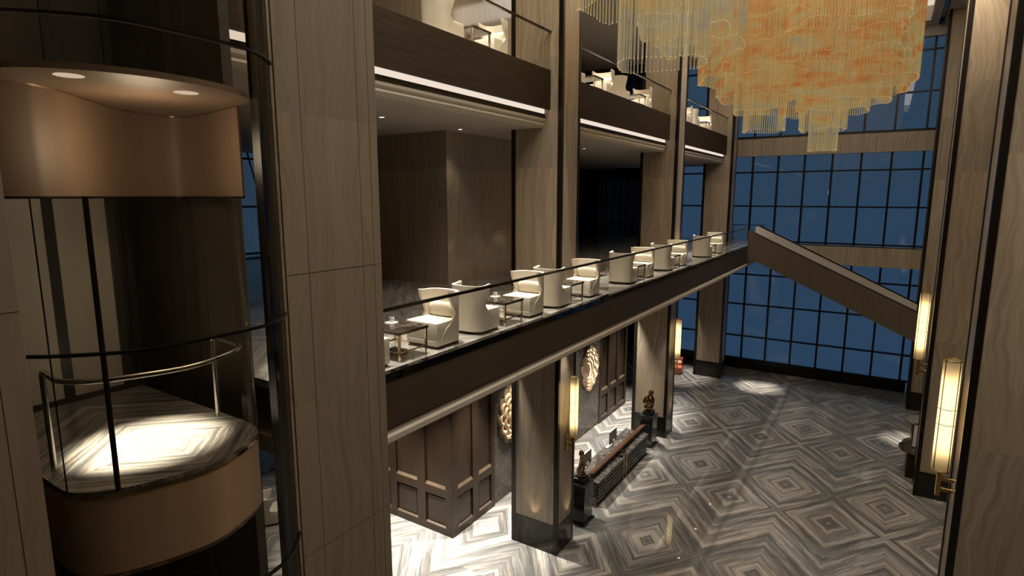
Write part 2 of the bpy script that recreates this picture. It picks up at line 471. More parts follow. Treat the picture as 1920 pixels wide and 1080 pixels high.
# ------------------------------------------------------------------ elevator surround
PX = -4.95
def pillar(name, y0, y1, xb, label, joints):
    c = MB().box(xb, PX, y0, y1, 0, ZC).build(name, 'onyx_dim')
    struct(c, label, 'wall')
    g = MB()
    for y in joints: g.box(PX - .004, PX + .0012, y - .003, y + .003, 0, ZC)
    for z in (4.12, 7.16, 10.22, 13.3, 16.4): g.box(PX - .004, PX + .0012, y0, y1, z - .003, z + .003)
    g.build('joint', 'jointline', c)
    ye = y0 if y0 > 2 else y1
    MB().box(xb - .01, PX - .06, ye - .012, ye + .012, 0, ZC).build('shaft_shade_sheet', 'shaftwall', c)  # dark sheet added over the pier side so it stays in shade
    return c
pillar('wall_elevator_right', 3.56, 4.85, -5.15, 'marble-clad pier right of the glass elevator shaft', (3.83, 4.57, 4.735))
pillar('wall_elevator_left', -3.0, 1.44, -5.5, 'marble-clad pier left of the glass elevator shaft', (1.28, .6, -.4))
j = MB().box(-5.12, -5.0, 3.40, 3.50, 0, ZC).build('trim_1', 'black'); struct(j, 'black jamb between elevator glass and right marble pier', 'trim')
MB().box(-5.1, -4.955, 3.515, 3.545, 0, ZC).build('marble_bead', 'onyx', j)

P = 4.95
half = [(-1.002, .340), (-.985, .357), (-.967, .377), (-.950, .400), (-.940, .424), (-.9345, .450), (-.932, .485)]
path = [(-1.045, .306), (-1.022, .322)] + half + [(-.931, .525)] + [(a, 1.05 - b) for a, b in half[::-1]]
path = [(a * P, b * P) for a, b in path]
def smooth_path(p, n=4):
    out = []
    for i in range(len(p) - 1):
        p0, p1, p2, p3 = p[max(i - 1, 0)], p[i], p[i + 1], p[min(i + 2, len(p) - 1)]
        for k in range(n):
            t = k / n
            out.append(tuple(.5 * ((2 * p1[c]) + (-p0[c] + p2[c]) * t + (2 * p0[c] - 5 * p1[c] + 4 * p2[c] - p3[c]) * t * t + (-p0[c] + 3 * p1[c] - 3 * p2[c] + p3[c]) * t ** 3) for c in (0, 1)))
    out.append(p[-1]); return out
gp = smooth_path(path, 4)
sh = empty('elevator_shaft_glass', (PX, 2.6, 0)); tag(sh, 'tall curved smoked glass enclosure in front of the elevator car', 'glass enclosure')
lp = [(a - PX, b - 2.6) for a, b in gp]
zs = [0, 2.74, 5.11, 7.48, 9.85, 12.22, 14.59, 16.96, ZC - .02]
for k in range(len(zs) - 1):
    MB().wallstrip(lp, zs[k] + .012, zs[k + 1] - .012, -.012).build('glass_panel', 'shaftglass', sh, True, auto=60)
for z in zs[1:-1]:
    MB().wallstrip([(a + .004, b) for a, b in lp], z - .012, z + .012, -.03).build('joint_ring', 'black', sh, True, auto=60)

# ------------------------------------------------------------------ elevator car
ZF = 11 - 2.45
car = empty('elevator_car', (-6.6, 2.6, ZF)); tag(car, 'glass elevator car with curved bronze canopy and apron, lit marble floor inside', 'elevator')
def L2(p): return [(a * 2.45 + 6.6, b * 2.45 - 2.6) for a, b in p]
arc = [(-2.48, .722), (-2.34, .718), (-2.28, .724), (-2.235, .742), (-2.19, .778), (-2.15, .83), (-2.115, .905), (-2.085, .99), (-2.068, 1.07), (-2.07, 1.14), (-2.09, 1.21), (-2.12, 1.285), (-2.155, 1.345), (-2.20, 1.39), (-2.27, 1.42), (-2.36, 1.43)]
front = smooth_path(L2(arc), 3)
back = L2([(-3.29, 1.43), (-3.29, .722)])
out_poly = front + back
fl = MB(); fl.uv = []
fl.prism(out_poly, -.05, 0.0)
for f in fl.f:
    d = {}
    for i in f:
        x, y, z = fl.v[i]; d[i] = (abs(x - .75) * 1.1 + abs(y - .15) * 1.2, (x + y) * .6)
    fl.uv.append(d)
flo = fl.build('floor_slab', 'floor', car)
# split the diamond properly: four quarter tiles laid on the slab
cx, cy = .78, .12
ft = MB(); ft.uv = []
def clip(poly, fn):
    res = []
    for i in range(len(poly)):
        p, q = poly[i], poly[(i + 1) % len(poly)]; a, b = fn(p), fn(q)
        if a >= 0: res.append(p)
        if a * b < 0:
            t = a / (a - b); res.append((p[0] + (q[0] - p[0]) * t, p[1] + (q[1] - p[1]) * t))
    return res
for sx in (1, -1):
    for sy in (1, -1):
        pl = clip(clip(out_poly, lambda p: sx * (p[0] - cx)), lambda p: sy * (p[1] - cy))
        if len(pl) > 2:
            b0 = len(ft.v); ft.v += [(x, y, .004) for x, y in pl]; ft.face([b0 + i for i in range(len(pl))])
            ft.uv.append({b0 + i: (abs(x - cx) / 1.1 + abs(y - cy) / 1.1 + .15, abs(x - cx) * .5 - abs(y - cy) * .5 + .5) for i, (x, y) in enumerate(pl)})
ft.build('diamond_paving', 'floor', car)
MB().wallstrip(front, -.80, -.06, .03).build('apron', 'apron', car, True, auto=60)
MB().wallstrip([(a + .006, b) for a, b in front], -.065, -.03, .03).build('apron_rim', 'copper', car, True, auto=60)
MB().prism(out_poly, -.80, -.76).build('underside', 'shaftwall', car)
# rear doors and side
rx = back[1][0]
w = MB().box(rx - .04, rx, -.88, .72, 0, 2.45); w.build('rear_panel', 'carpanel', car)
MB().box(rx, rx + .006, .06, .17, .0, 2.45).build('rear_stripe', 'stripe', car)
MB().box(rx, rx + .004, -.285, -.275, 0, 2.45).build('door_seam', 'black', car)
MB().box(rx, rx + .03, -.88, .9, 0, .07).build('skirting', 'stripe', car)
MB().box(rx, rx + .05, .70, .78, 0, 2.45).build('door_jamb', 'stripe', car)
mull = MB().tube([(front[15][0] + .012, front[15][1] - .01, .0), (front[15][0] + .012, front[15][1] - .01, 2.45)], .022, 8); mull.build('mullion', 'bronze', car)
MB().tube([(front[6][0] + .01, front[6][1], .0), (front[6][0] + .01, front[6][1], 2.45)], .006, 6).build('glass_edge', 'black', car)
gl_front = MB().wallstrip(front, 0, 2.45, .01).build('front_glass', 'carglass', car, True, auto=60)
# handrail
def bendpath(pts, r=.07, n=5):
    pts = [Vector(p) for p in pts]; out = [pts[0]]
    for i in range(1, len(pts) - 1):
        a = (pts[i - 1] - pts[i]).normalized(); b = (pts[i + 1] - pts[i]).normalized()
        s, e = pts[i] + a * r, pts[i] + b * r
        for k in range(n + 1):
            t = k / n; out.append(s * (1 - t) ** 2 + pts[i] * 2 * t * (1 - t) + e * t * t)
    out.append(pts[-1]); return out
hr = [(-2.497 * 2.45 + 6.6, .765 * 2.45 - 2.6)] + [((a - .045) * 2.45 + 6.6, (b if 0 else (b - 1.075) * .93 + 1.075) * 2.45 - 2.6) for a, b in arc[2:14]] + [(-2.505 * 2.45 + 6.6, 1.395 * 2.45 - 2.6)]
hz = .93
hp = [(hr[0][0], hr[0][1], .0), (hr[0][0], hr[0][1], hz)] + [(a, b, hz) for a, b in hr[1:-1]] + [(hr[-1][0], hr[-1][1], hz), (hr[-1][0], hr[-1][1], .0)]
MB().tube(bendpath(hp, .05, 3), .024, 10).build('handrail', 'steel', car, True)
# canopy: ceiling disc plus the curved skirt behind it
zc0, zc1 = 2.45, 3.36
cfront = L2([(-2.44, .66), (-2.28, .655), (-2.16, .70), (-2.06, .80), (-2.0, .93), (-1.985, 1.05), (-1.995, 1.17), (-2.035, 1.29), (-2.10, 1.385), (-2.19, 1.445), (-2.30, 1.475)])
cback = L2([(-2.45, 1.50), (-2.66, 1.54), (-2.82, 1.535), (-2.88, 1.48), (-2.88, 1.36), (-2.80, 1.22), (-2.66, 1.07), (-2.52, .93), (-2.44, .80)])
cf, cb = smooth_path(cfront, 3), smooth_path(cback, 3)
MB().prism(cf + cb, zc1, zc1 + .05).build('canopy_ceiling', 'carwood', car)
MB().wallstrip([cf[-1]] + cb + [cf[0]], zc0, zc1, .02).build('canopy_skirt', 'carwood', car, True, auto=60)
MB().wallstrip([cf[-1]] + cb + [cf[0]], zc1 - .012, zc1, .026).build('canopy_bead', 'copper', car, True, auto=60)
MB().wallstrip([cf[-1]] + cb + [cf[0]], zc0 - .02, zc0, .03).build('canopy_rim', 'black', car, True, auto=60)
for lx, ly in ((-2.17, .83), (-2.17, 1.19)):
    q = MB().cyl(lx * 2.45 + 6.6, ly * 2.45 - 2.6, zc1 - .004, zc1 - .001, .10, 24); q.build('ceiling_lamp', 'carlens', car)

# shaft interior behind the car
o = MB().box(-9.0, -8.75, -1, 5.0, 0, ZC).build('wall_shaft', 'shaftwall'); struct(o, 'dark rear wall of the elevator shaft', 'wall')
o2 = MB().box(-8.75, -7.42, 3.84, 3.98, 0, ZC).build('wall_shaft_side', 'shaftwall'); struct(o2, 'dark side wall of the elevator shaft', 'wall')
MB().box(-7.20, -6.5, 4.0, 4.12, 0, ZC).build('side_panel', 'hallwall', o2)
s = MB()
for y, wd in ((1.2, .25), (2.0, .4), (3.1, .12), (3.75, .30), (4.6, .2)): s.box(-8.75, -8.70, y, y + wd, 0, ZC)
s.build('rail_strips', 'stripe', o)
o = MB().box(-7.62, -7.22, 3.99, 4.3, 0, ZC).build('column_shaft', 'hallwall'); struct(o, 'grey steel column beside the elevator shaft', 'column')

# ------------------------------------------------------------------ hall shell
def wall(name, a, label, mat='hallwall'):
    o = MB().box(*a).build(name, mat); struct(o, label, 'wall'); return o
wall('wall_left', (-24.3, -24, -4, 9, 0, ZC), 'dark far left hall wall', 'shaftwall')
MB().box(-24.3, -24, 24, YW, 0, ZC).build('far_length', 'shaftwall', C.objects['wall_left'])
f = MB()
for k in range(9): f.box(-24.1, -23.95, 9 + 1.9 * k - .05, 9 + 1.9 * k + .05, 0, ZC)
for k in range(10): f.box(-24.1, -23.95, 9, 24, 2.1 * k, 2.1 * k + .09)
for k in range(8): f.tube([(-24.02, 9.2 + 1.9 * k, 2.0), (-24.02, 10.9 + 1.9 * k, 9.0)], .04, 6); f.tube([(-24.02, 10.9 + 1.9 * k, 9.0), (-24.02, 9.2 + 1.9 * k, 16.0)], .04, 6)
o = f.build('window_4', 'bronze'); struct(o, 'latticed side window glimpsed beside the elevator', 'window')
MB().box(-24.2, -24.18, 9, 24, 0, ZC).build('glass_panes', 'pane', o)
wall('wall_back', (-24, 9, -4.3, -4, 0, ZC), 'hall wall behind the viewer')
wall('wall_right', (9, 9.3, -4, YW, 0, ZC), 'right aisle wall behind the columns')
# service core: dark stone block through all floors
core = MB().box(-16.5, -11.0, 13.53, 17.4, 7.2, ZC).build('wall_core', 'onyx_dim'); struct(core, 'marble-clad service core at the back of the mezzanine', 'wall')
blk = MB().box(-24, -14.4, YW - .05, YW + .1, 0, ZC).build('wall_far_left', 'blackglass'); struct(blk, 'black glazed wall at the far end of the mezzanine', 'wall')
s = MB()
for x in (-20.0, -18.6, -17.2, -15.8): s.box(x - .03, x + .03, YW - .12, YW - .05, 0, ZC)
for z in (10.4, 12.45): s.box(-24, -14.4, YW - .1, YW - .05, z - .03, z + .03)
s.build('glazing_bar', 'bronze', blk)

# ceiling with luminous coffer
cx0, cx1, cy0, cy1 = -7.4, 1.06, 2.0, 37.15
cm = MB()
for a in ((-24, cx0 - .6, -4, YW), (cx1 + .6, 9, -4, YW), (cx0 - .6, cx1 + .6, -4, cy0 - .6), (cx0 - .6, cx1 + .6, cy1 + 1.25, YW)):
    cm.box(*a, ZC, ZC + .15)
ceil = cm.build('ceiling', 'ceiling'); struct(ceil, 'plaster ceiling with recessed luminous coffer', 'ceiling')
fr = MB()
prof = ((0, .0), (.12, .05), (.24, .02), (.36, .08))
def ring(mb, x0, x1, y0, y1, X0, X1, Y0, Y1, z0, z1):
    mb.box(x0, X0, y0, y1, z0, z1); mb.box(X1, x1, y0, y1, z0, z1); mb.box(X0, X1, y0, Y0, z0, z1); mb.box(X0, X1, Y1, y1, z0, z1)
ring(fr, cx0 - .36, cx1 + .36, cy0 - .36, cy1 + 1.0, cx0 - .12, cx1 + .12, cy0 - .12, cy1 + .4, ZC - .02, ZC + .12)
ring(fr, cx0 - .24, cx1 + .24, cy0 - .24, cy1 + .7, cx0, cx1, cy0, cy1, ZC + .02, ZC + .2)
fr.build('coffer_moulding', 'plaster', ceil)
sl = MB(); ring(sl, cx0 - .62, cx1 + .62, cy0 - .62, cy1 + 1.27, cx0 - .34, cx1 + .34, cy0 - .34, cy1 + .98, ZC + .16, ZC + .3)
sl.build('shadow_slot', 'blackglass', ceil)
MB().box(cx0 - .3, cx1 + .3, cy0 - .3, 27.5, ZC + .75, ZC + .8).build('coffer_fill_panel', 'coffer', ceil)  # strong glowing panel added overhead as ambient fill for the hall
MB().box(cx0 - .3, cx1 + .3, 27.5, cy1 + .5, ZC + .75, ZC + .8).build('coffer_end_panel', 'coffer_end', ceil)
w = MB(); ring(w, cx0 - .3, cx1 + .3, cy0 - .3, cy1 + .5, cx0 - .05, cx1 + .05, cy0 - .05, cy1 + .05, ZC + .2, ZC + .75)
w.build('coffer_side', 'plaster', ceil)
o = MB().box(-12.8, 9, 38.2, YW, 19.2, ZC).build('trim_2', 'ceiling'); struct(o, 'plaster bulkhead above the window wall', 'trim')

# ------------------------------------------------------------------ window wall
for z0, z1, l in ((13.4, 14.47, 'upper marble-clad beam across the window wall'), (7.07, 8.18, 'lower marble-clad beam across the window wall behind the stairs')):
    o = MB().box(-8.2, 2.0, 38.2, YW + .05, z0, z1).build('beam', 'onyx'); struct(o, l, 'beam')
    MB().box(-8.2, 2.0, 38.19, 38.215, z1 - .03, z1 + .01).build('edge_line', 'black', o)
xm = [-14.3 + 1.43 * k for k in range(18)]
for k, (z0, z1, tr, l) in enumerate(((0, 7.1, (.63, 2.13, 4.2, 6.12), 'tall lobby window with dark mullions below the lower beam'),
                       (7.6, 13.42, (8.28, 10.40, 12.45), 'middle band of the blue dusk window between the beams'),
                       (14.4, 19.3, (14.55, 16.5, 18.6), 'top band of the blue dusk window beneath the ceiling'))):
    f = MB()
    for x in xm: f.box(x - .055, x + .055, YW - .12, YW + .06, z0, z1)
    for z in tr: f.box(-14.3, 9, YW - .115, YW + .05, z - .045, z + .045)
    o = f.build('window_%d' % (k + 1), 'black'); struct(o, l, 'window')
    MB().box(-14.3, 9, YW, YW + .02, z0, z1).build('glass_panes', 'pane', o)
o = MB().box(-14.3, 1.73, 38.40, YW - .13, 0, .60).build('baseboard_window', 'black'); struct(o, 'black kick plate along the foot of the window wall', 'baseboard')

# ------------------------------------------------------------------ reception wall
XB = -11.0
def woodwall(name, segs, label, axis):
    """segs: list of (a0,a1) panels along axis; proud stiles and rails around two recessed fields each"""
    lo, hi = segs[0]
    mb = MB(); sill = MB()
    a0, a1, panels = segs[2]
    def bx(b, u0, u1, d0, d1, z0, z1):
        if axis == 'Y': b.box(XB - .25 + d0, XB - .25 + d1, u0, u1, z0, z1)
        else: b.box(u0, u1, 13.78 - d1, 13.78 - d0, z0, z1)
    def wedge(b, u0, u1, dback, dfront, z0, zf, zb):
        if axis == 'Y': b.prism_y([(XB - .25 + dback, z0), (XB - .25 + dfront, z0), (XB - .25 + dfront, zf), (XB - .25 + dback, zb)], u0, u1)
        else: b.prism_x([(13.78 - dback, z0), (13.78 - dfront, z0), (13.78 - dfront, zf), (13.78 - dback, zb)], u0, u1)
    bx(mb, a0, a1, 0, .225, 0, 7.2)
    edges = [a0] + [q for p in panels for q in p] + [a1]
    for i in range(0, len(edges), 2): bx(mb, edges[i], edges[i + 1], .22, .30, 0, 7.2)
    for u0, u1 in panels:
        bx(mb, u0, u1, .22, .30, 0, .25); bx(mb, u0, u1, .22, .30, 1.32, 1.60); bx(mb, u0, u1, .22, .30, 6.5, 7.2)
        wedge(sill, u0, u1, .22, .30, 1.60, 1.605, 1.69)
        wedge(sill, u0, u1, .22, .30, .25, .253, .30)
        bx(mb, u0 + .08, u1 - .08, .22, .25, .36, 1.24)
    o = mb.build(name, 'panel'); struct(o, label, 'wall')
    sill.build('bevelled_sill', 'sill', o)
    return o
M['sill'] = wood('walnut_bevel_lit', (.055, .037, .023), (.085, .059, .038), 'Z', .3)  # lighter copy of the panelling wood, light on the bevels painted in
woodwall('wall_panelling', ((0, 0), (0, 0), (13.483, 15.88, [(13.72, 14.58), (14.93, 15.69)])), 'walnut wall panelling left of the grey stone wall, side facing the lobby', 'Y')
woodwall('wall_panelling_end', ((0, 0), (0, 0), (-16.4, XB + .046, [(-15.9, -14.95), (-14.65, -13.7), (-13.4, -12.46), (-12.1, -11.15)])), 'walnut wall panelling end facing the elevator side', 'X')
woodwall('wall_panelling_far', ((0, 0), (0, 0), (24.88, 28.3, [(25.1, 25.85), (26.18, 26.96), (27.3, 28.06)])), 'walnut wall panelling right of the grey stone wall', 'Y')
o = MB().box(XB - .25, XB, 15.90, 24.86, 0, 7.2).build('wall_reception', 'stonewall'); struct(o, 'grey stone wall behind the reception counter', 'wall')
for y in (15.89, 24.87): MB().box(XB - .25, XB + .03, y - .015, y + .015, 0, 7.2).build('edge_strip', 'copper', o)
MB().box(XB, XB + .02, 15.9, 24.86, 0, .05).build('skirting', 'copper', o)
for n_, a in (('wall_reception_back', (-16.4, XB - .3, 28.1, 28.3, 0, 7.2)),): wall(n_, a, 'rear end of the reception block')
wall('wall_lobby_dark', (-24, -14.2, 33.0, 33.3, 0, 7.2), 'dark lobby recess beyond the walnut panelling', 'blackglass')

# scalloped wall reliefs
def relief(y, z, sg, label):
    r = empty('scalloped_relief', (XB + .001, y, z)); tag(r, label, 'wall ornament', 'gilt scalloped reliefs')
    q = []
    for i in range(110):
        t = 2 * pi * i / 110; rr = .86 + .12 * abs(sin(11 * t / 2)) ** .7
        q.append((rr * cos(t) * .86, rr * sin(t) * 1.12))
    MB().prism_x(q, 0, .05).build('backing_plate', 'petal', r)
    for k, (ry, rz, n) in enumerate(((1.22, 1.06, 7), (.95, .88, 6), (.68, .68, 5), (.42, .46, 3))):
        pts, inner = [], []
        m = n * 12
        for i in range(m + 1):
            t = radians(-82 + 164 * i / m); f = .90 + .10 * abs(sin(pi * n * i / m)) ** .7
            pts.append((.085 + .02 * k, sg * (-.45 + ry * f * cos(t)), rz * f * sin(t)))
            inner.append((.075 + .02 * k, sg * (-.45 + (ry * f - .085) * cos(t)), (rz * f - .085) * sin(t)))
        MB().tube(pts, .058, 8).build('petal_rim', 'petalrim', r, True, auto=80)
        MB().tube(inner, .016, 6).build('light_strip', 'petal_light', r, True)
    return r
relief(23.72, 3.12, 1, 'gilt scalloped cloud relief on grey stone wall, right of the sconce column')
relief(16.98, 3.10, -1, 'gilt scalloped cloud relief half hidden behind the front column')

# ------------------------------------------------------------------ balustrades
def balustrade(name, x, y0, y1, z, h, label, shoe=True, seg=3.1):
    b = empty(name, (x, y0, z)); tag(b, label, 'balustrade')
    L = y1 - y0; n = max(1, round(L / seg))
    for i in range(n):
        MB().box(-.006, .006, i * L / n + .004, (i + 1) * L / n - .004, 0.0, h - .03).build('glass_panel', 'glass', b)
    MB().box(-.03, .03, 0, L, h - .045, h).build('handrail', 'blackrail', b)
    return b
balustrade('glass_balustrade', XF - .05, 4.9, 33.1, ZM, 1.0, 'long glass balustrade with black handrail along the mezzanine edge')
for (a, b), l in zip(bays, ('glass balustrade of the upper balcony, nearest bay', 'glass balustrade of the upper balcony between first and second columns', 'glass balustrade of the upper balcony, bay beside the window wall')):
    balustrade('glass_balustrade', XU + .0 - .02, a, b, ZU + .01, 1.02, l)
gr = empty('landing_guard_rail', (-8.0, 38.0, ZM)); tag(gr, 'thin black guard rail on the stair landing by the window', 'guard rail')
MB().tube([(0, 0, .93), (1.85, 0, .93)], .025, 8).build('top_rail', 'blackrail', gr)
for x in (.05, 1.8): MB().tube([(x, 0, 0), (x, 0, .93)], .018, 8).build('post', 'blackrail', gr)

# ------------------------------------------------------------------ staircase
st = empty('staircase', (XF, 33.14, 0)); tag(st, 'straight wood-clad staircase descending from the mezzanine before the window wall', 'staircase')
def sx(x): return x - XF
near = [(-6.16, 7.50), (-6.16, 9.20), (-6.03, 9.24), (-5.86, 9.06), (1.71, 5.50), (1.71, 4.06), (-5.66, 7.52)]
MB().prism_y([(sx(a), b) for a, b in near], -.0, .12).build('near_parapet', 'stair', st)
far = [(-6.16, 7.50), (-6.16, 9.30), (-5.92, 9.32), (1.71, 5.62), (1.71, 4.06), (-5.66, 7.52)]
MB().prism_y([(sx(a), b) for a, b in far], 2.0, 2.12).build('far_parapet', 'plaster', st)
tr = MB(); n = 22
for i in range(n):
    x0 = -5.95 + (7.66) * i / n; x1 = -5.95 + 7.66 * (i + 1) / n; z = ZM - .1 - (3.55) * i / n
    tr.box(sx(x0), sx(x1), .12, 2.0, z - .34, z)
tr.build('treads', 'darkmarble', st)
MB().hexa([(sx(-5.88), -.01, 9.065), (sx(1.71), -.01, 5.495), (sx(1.71), .13, 5.495), (sx(-5.88), .13, 9.065),
           (sx(-5.88), -.01, 9.10), (sx(1.71), -.01, 5.53), (sx(1.71), .13, 5.53), (sx(-5.88), .13, 9.10)]).build('near_capping', 'black', st)
MB().hexa([(sx(-5.98), 1.99, 9.33), (sx(1.71), 1.99, 5.62), (sx(1.71), 2.13, 5.62), (sx(-5.98), 2.13, 9.33),
           (sx(-5.98), 1.99, 9.39), (sx(1.71), 1.99, 5.68), (sx(1.71), 2.13, 5.68), (sx(-5.98), 2.13, 9.39)]).build('far_handrail', 'blackrail', st)

# ------------------------------------------------------------------ armchairs
def chair(fab, name='wing_armchair'):
    r = empty(name); tag(r, 'chair', 'armchair')
    b = MB().box(-.335, .335, -.355, .27, 0, .05)
    b.build('base', 'walnut', r, False, .02)
    # seat block, crisp top edges
    MB().box(-.358, .358, -.38, .24, .05, .47).build('seat', fab, r, True, .014, 3)
    # wrapped wing back
    nz, ns = 16, 34
    def prof(z):
        t = (z - .06) / .90
        keys = ((0, -.26), (.16, -.25), (.30, -.14), (.40, -.01), (.47, .085), (.56, .115), (.66, .095), (.78, .04), (.90, -.005), (1.0, -.03))
        for (a, fa), (c, fc) in zip(keys, keys[1:]):
            if t <= c + 1e-6:
                s = (t - a) / (c - a); s = s * s * (3 - 2 * s); return fa + (fc - fa) * s
        return keys[-1][1]
    def plan(s, z, inset):
        t = (z - .06) / .90
        hw = .368 + .012 * t - inset - .03 * max(0, .2 - t); yb = .375 + .02 * t - inset; yc = .10
        yf = prof(z)
        L1 = yc - yf; La = 1.55 * (hw + (yb - yc)) / 2 * 1.0
        tot = 2 * L1 + 2 * La; d = s * tot
        if d < L1: return (-hw, yf + d)
        if d > tot - L1: return (hw, yf + (tot - d))
        a = pi * (d - L1) / (2 * La)
        e = .72
        return (-hw * math.copysign(abs(cos(a)) ** e, cos(a)), yc + (yb - yc) * abs(sin(a)) ** e)
    mb = MB(); idx = {}
    for side, inset in ((0, 0.), (1, .055)):
        for i in range(nz + 1):
            z = .06 + .90 * i / nz
            for k in range(ns + 1):
                x, y = plan(k / ns, z, inset)
                edge = min(k, ns - k) / ns
                zz = z + (.022 * (1 - min(1, edge / .12)) if i == nz else 0) + (.0 if side == 0 else -.004)
                idx[side, i, k] = len(mb.v); mb.v.append((x, y, zz))
    for i in range(nz):
        for k in range(ns):
            mb.face((idx[0, i, k], idx[0, i, k + 1], idx[0, i + 1, k + 1], idx[0, i + 1, k]))
            mb.face((idx[1, i, k], idx[1, i + 1, k], idx[1, i + 1, k + 1], idx[1, i, k + 1]))
        for k in (0, ns): mb.face((idx[0, i, k], idx[0, i + 1, k], idx[1, i + 1, k], idx[1, i, k]))
    for k in range(ns):
        mb.face((idx[0, nz, k], idx[0, nz, k + 1], idx[1, nz, k + 1], idx[1, nz, k]))
        mb.face((idx[0, 0, k], idx[1, 0, k], idx[1, 0, k + 1], idx[0, 0, k + 1]))
    mb.build('wing_back', fab, r, True, auto=62)
    # lumbar cushion with gathered ends
    mb = MB(); nu, nv = 44, 28; ii = {}
    for u in range(nu + 1):
        x = -1 + 2 * u / nu
        for v in range(nv):
            a = 2 * pi * v / nv
            g = (1 - abs(x) ** 5) ** .5 if abs(x) < 1 else 0
            gather = 1 + (.16 * sin(v * 2 * pi * 7 / nv) * max(0, abs(x) - .6) * 2)
            yy = .085 * math.copysign(abs(cos(a)) ** .8, cos(a)) * (.25 + .75 * g) * gather
            zz = .135 * math.copysign(abs(sin(a)) ** .6, sin(a)) * (.55 + .45 * g) * gather
            ii[u, v] = len(mb.v); mb.v.append((x * .30, .225 + yy, .605 + zz))
    for u in range(nu):
        for v in range(nv): mb.face((ii[u, v], ii[u + 1, v], ii[u + 1, (v + 1) % nv], ii[u, (v + 1) % nv]))
    mb.face([ii[0, v] for v in range(nv)]); mb.face([ii[nu, v] for v in range(nv)])
    mb.build('lumbar_cushion', fab if fab != 'red' else 'leather', r, True, auto=70)
    # curved piping low on the seat front and the two sides
    pp = [(-.361, .0, .36), (-.362, -.16, .21), (-.361, -.28, .15), (-.34, -.383, .14), (0, -.384, .135), (.34, -.383, .14), (.361, -.28, .15), (.362, -.16, .21), (.361, .0, .36)]
    MB().tube(bendpath(pp, .08, 4), .005, 5).build('piping', fab, r, True)
    return r
A0 = chair('leather'); used = [False]
CX = -6.78
far_, near_ = 0, pi      # rz: 0 faces -Y (towards viewer side), pi faces away
def ch(x, y, z, rz, label, group):
    o = place(A0, used[0], (x, y, z), rz, label, group); used[0] = True; return o
mz_list = [
 (6.03, pi, 'cream wing armchair at the pier edge, only its front corner showing'),
 (7.94, 0, 'cream wing armchair with seat towards us, nearest on the mezzanine behind the marble coffee table'),
 (9.14, pi, 'cream wing armchair seen from behind, nearest to us, back to the first front-facing chair'),
 (11.08, 0, 'cream wing armchair with seat towards us, behind the second table with a cup'),
 (12.30, pi, 'cream wing armchair seen from behind in front of the first column'),
 (14.17, 0, 'cream wing armchair with seat towards us, just right of the first column'),
 (16.92, pi, 'cream wing armchair seen from behind, centre of the mezzanine before the dark opening'),
 (18.58, 0, 'cream wing armchair with seat towards us, left of the second column'),
 (20.67, pi, 'cream wing armchair seen from behind in front of the second column'),
 (22.45, 0, 'cream wing armchair with seat towards us, just right of the second column'),
 (26.18, pi, 'cream wing armchair seen from behind, farthest of its kind near the stairs'),
 (28.38, 0, 'cream wing armchair with seat towards us, farthest one beside the staircase top')]
for y, rz, l in mz_list: ch(CX, y, ZM, rz, l, 'cream armchairs on the mezzanine')
up_list = [
 (10.75, pi, 'cream armchair on the upper balcony seen from behind, cut by the top of the picture'),
 (12.72, 0, 'cream armchair on the upper balcony, nearest bay, behind the small table'),
 (17.1, pi, 'cream armchair on the upper balcony mostly hidden behind the first column'),
 (19.57, 0, 'cream armchair on the upper balcony, second bay, left of the two bright ones'),
 (20.95, pi, 'cream armchair on the upper balcony, second bay, turned away between two bright ones'),
 (23.5, 0, 'cream armchair on the upper balcony, second bay, nearest the second column'),
 (29.4, 0, 'cream armchair on the upper balcony, third bay, edge on beside the second column'),
 (30.6, pi, 'cream armchair on the upper balcony, third bay, turned away before the blue window'),
 (33.15, 0, 'cream armchair on the upper balcony, third bay, nearest the window wall column')]
for y, rz, l in up_list: ch(-8.82, y, ZU, rz, l, 'cream armchairs on the upper balcony')
rc = chair('red'); rc.location = (-10.32, 35.15, 0); rc.rotation_euler = (0, 0, radians(8)); rc['label'] = 'coral red armchair with a white cushion on the lobby floor behind the second column'
ch(-16.85, 11.0, 0, radians(150), 'cream armchair down in the lobby seen through the elevator glass', None)

# ------------------------------------------------------------------ coffee tables with cups
def table():
    r = empty('coffee_table'); tag(r, 'table', 'table')
    w, d, h = .40, .36, .50
    MB().box(-w, w, -d, d, h - .055, h).build('table_top', 'darkmarble', r, False, .004, 1)
    for x in (-w + .035, w - .035):
        for y in (-d + .035, d - .035):
            MB().hexa([(x - .013, y - .013, 0), (x + .013, y - .013, 0), (x + .013, y + .013, 0), (x - .013, y + .013, 0),
                       (x - .021, y - .021, h - .055), (x + .021, y - .021, h - .055), (x + .021, y + .021, h - .055), (x - .021, y + .021, h - .055)]).build('leg', 'copper', r)
    f = MB()
    for y in (-d + .035, d - .035): f.box(-w + .05, w - .05, y - .01, y + .01, .13, .155)
    for x in (-w + .035, w - .035): f.box(x - .01, x + .01, -d + .05, d - .05, .13, .155)
    f.build('stretcher_frame', 'copper', r)
    return r
T0 = table(); tu = [False]
def tb(x, y, z, label, group):
    o = place(T0, tu[0], (x, y, z), 0, label, group); tu[0] = True; return o
TX = -6.83
for y, l in ((6.99, 'dark marble coffee table nearest us by the marble pier, holding a cup'),
             (10.10, 'dark marble coffee table second from the pier, holding a cup'),
             (13.09, 'dark marble coffee table in front of the first column'),
             (17.70, 'dark marble coffee table between armchairs left of the second column'),
             (21.50, 'dark marble coffee table between armchairs before the second column'),
             (26.98, 'dark marble coffee table farthest along, near the staircase')): tb(TX, y, ZM, l, 'coffee tables on the mezzanine')
for x, y, l in ((-8.25, 17.9, 'dim coffee table in the second row, glimpsed left of the middle armchair back'),
                (-8.25, 27.9, 'dim coffee table in the second row, glimpsed left of the last armchair back')): tb(x, y, ZM, l, 'coffee tables on the mezzanine')
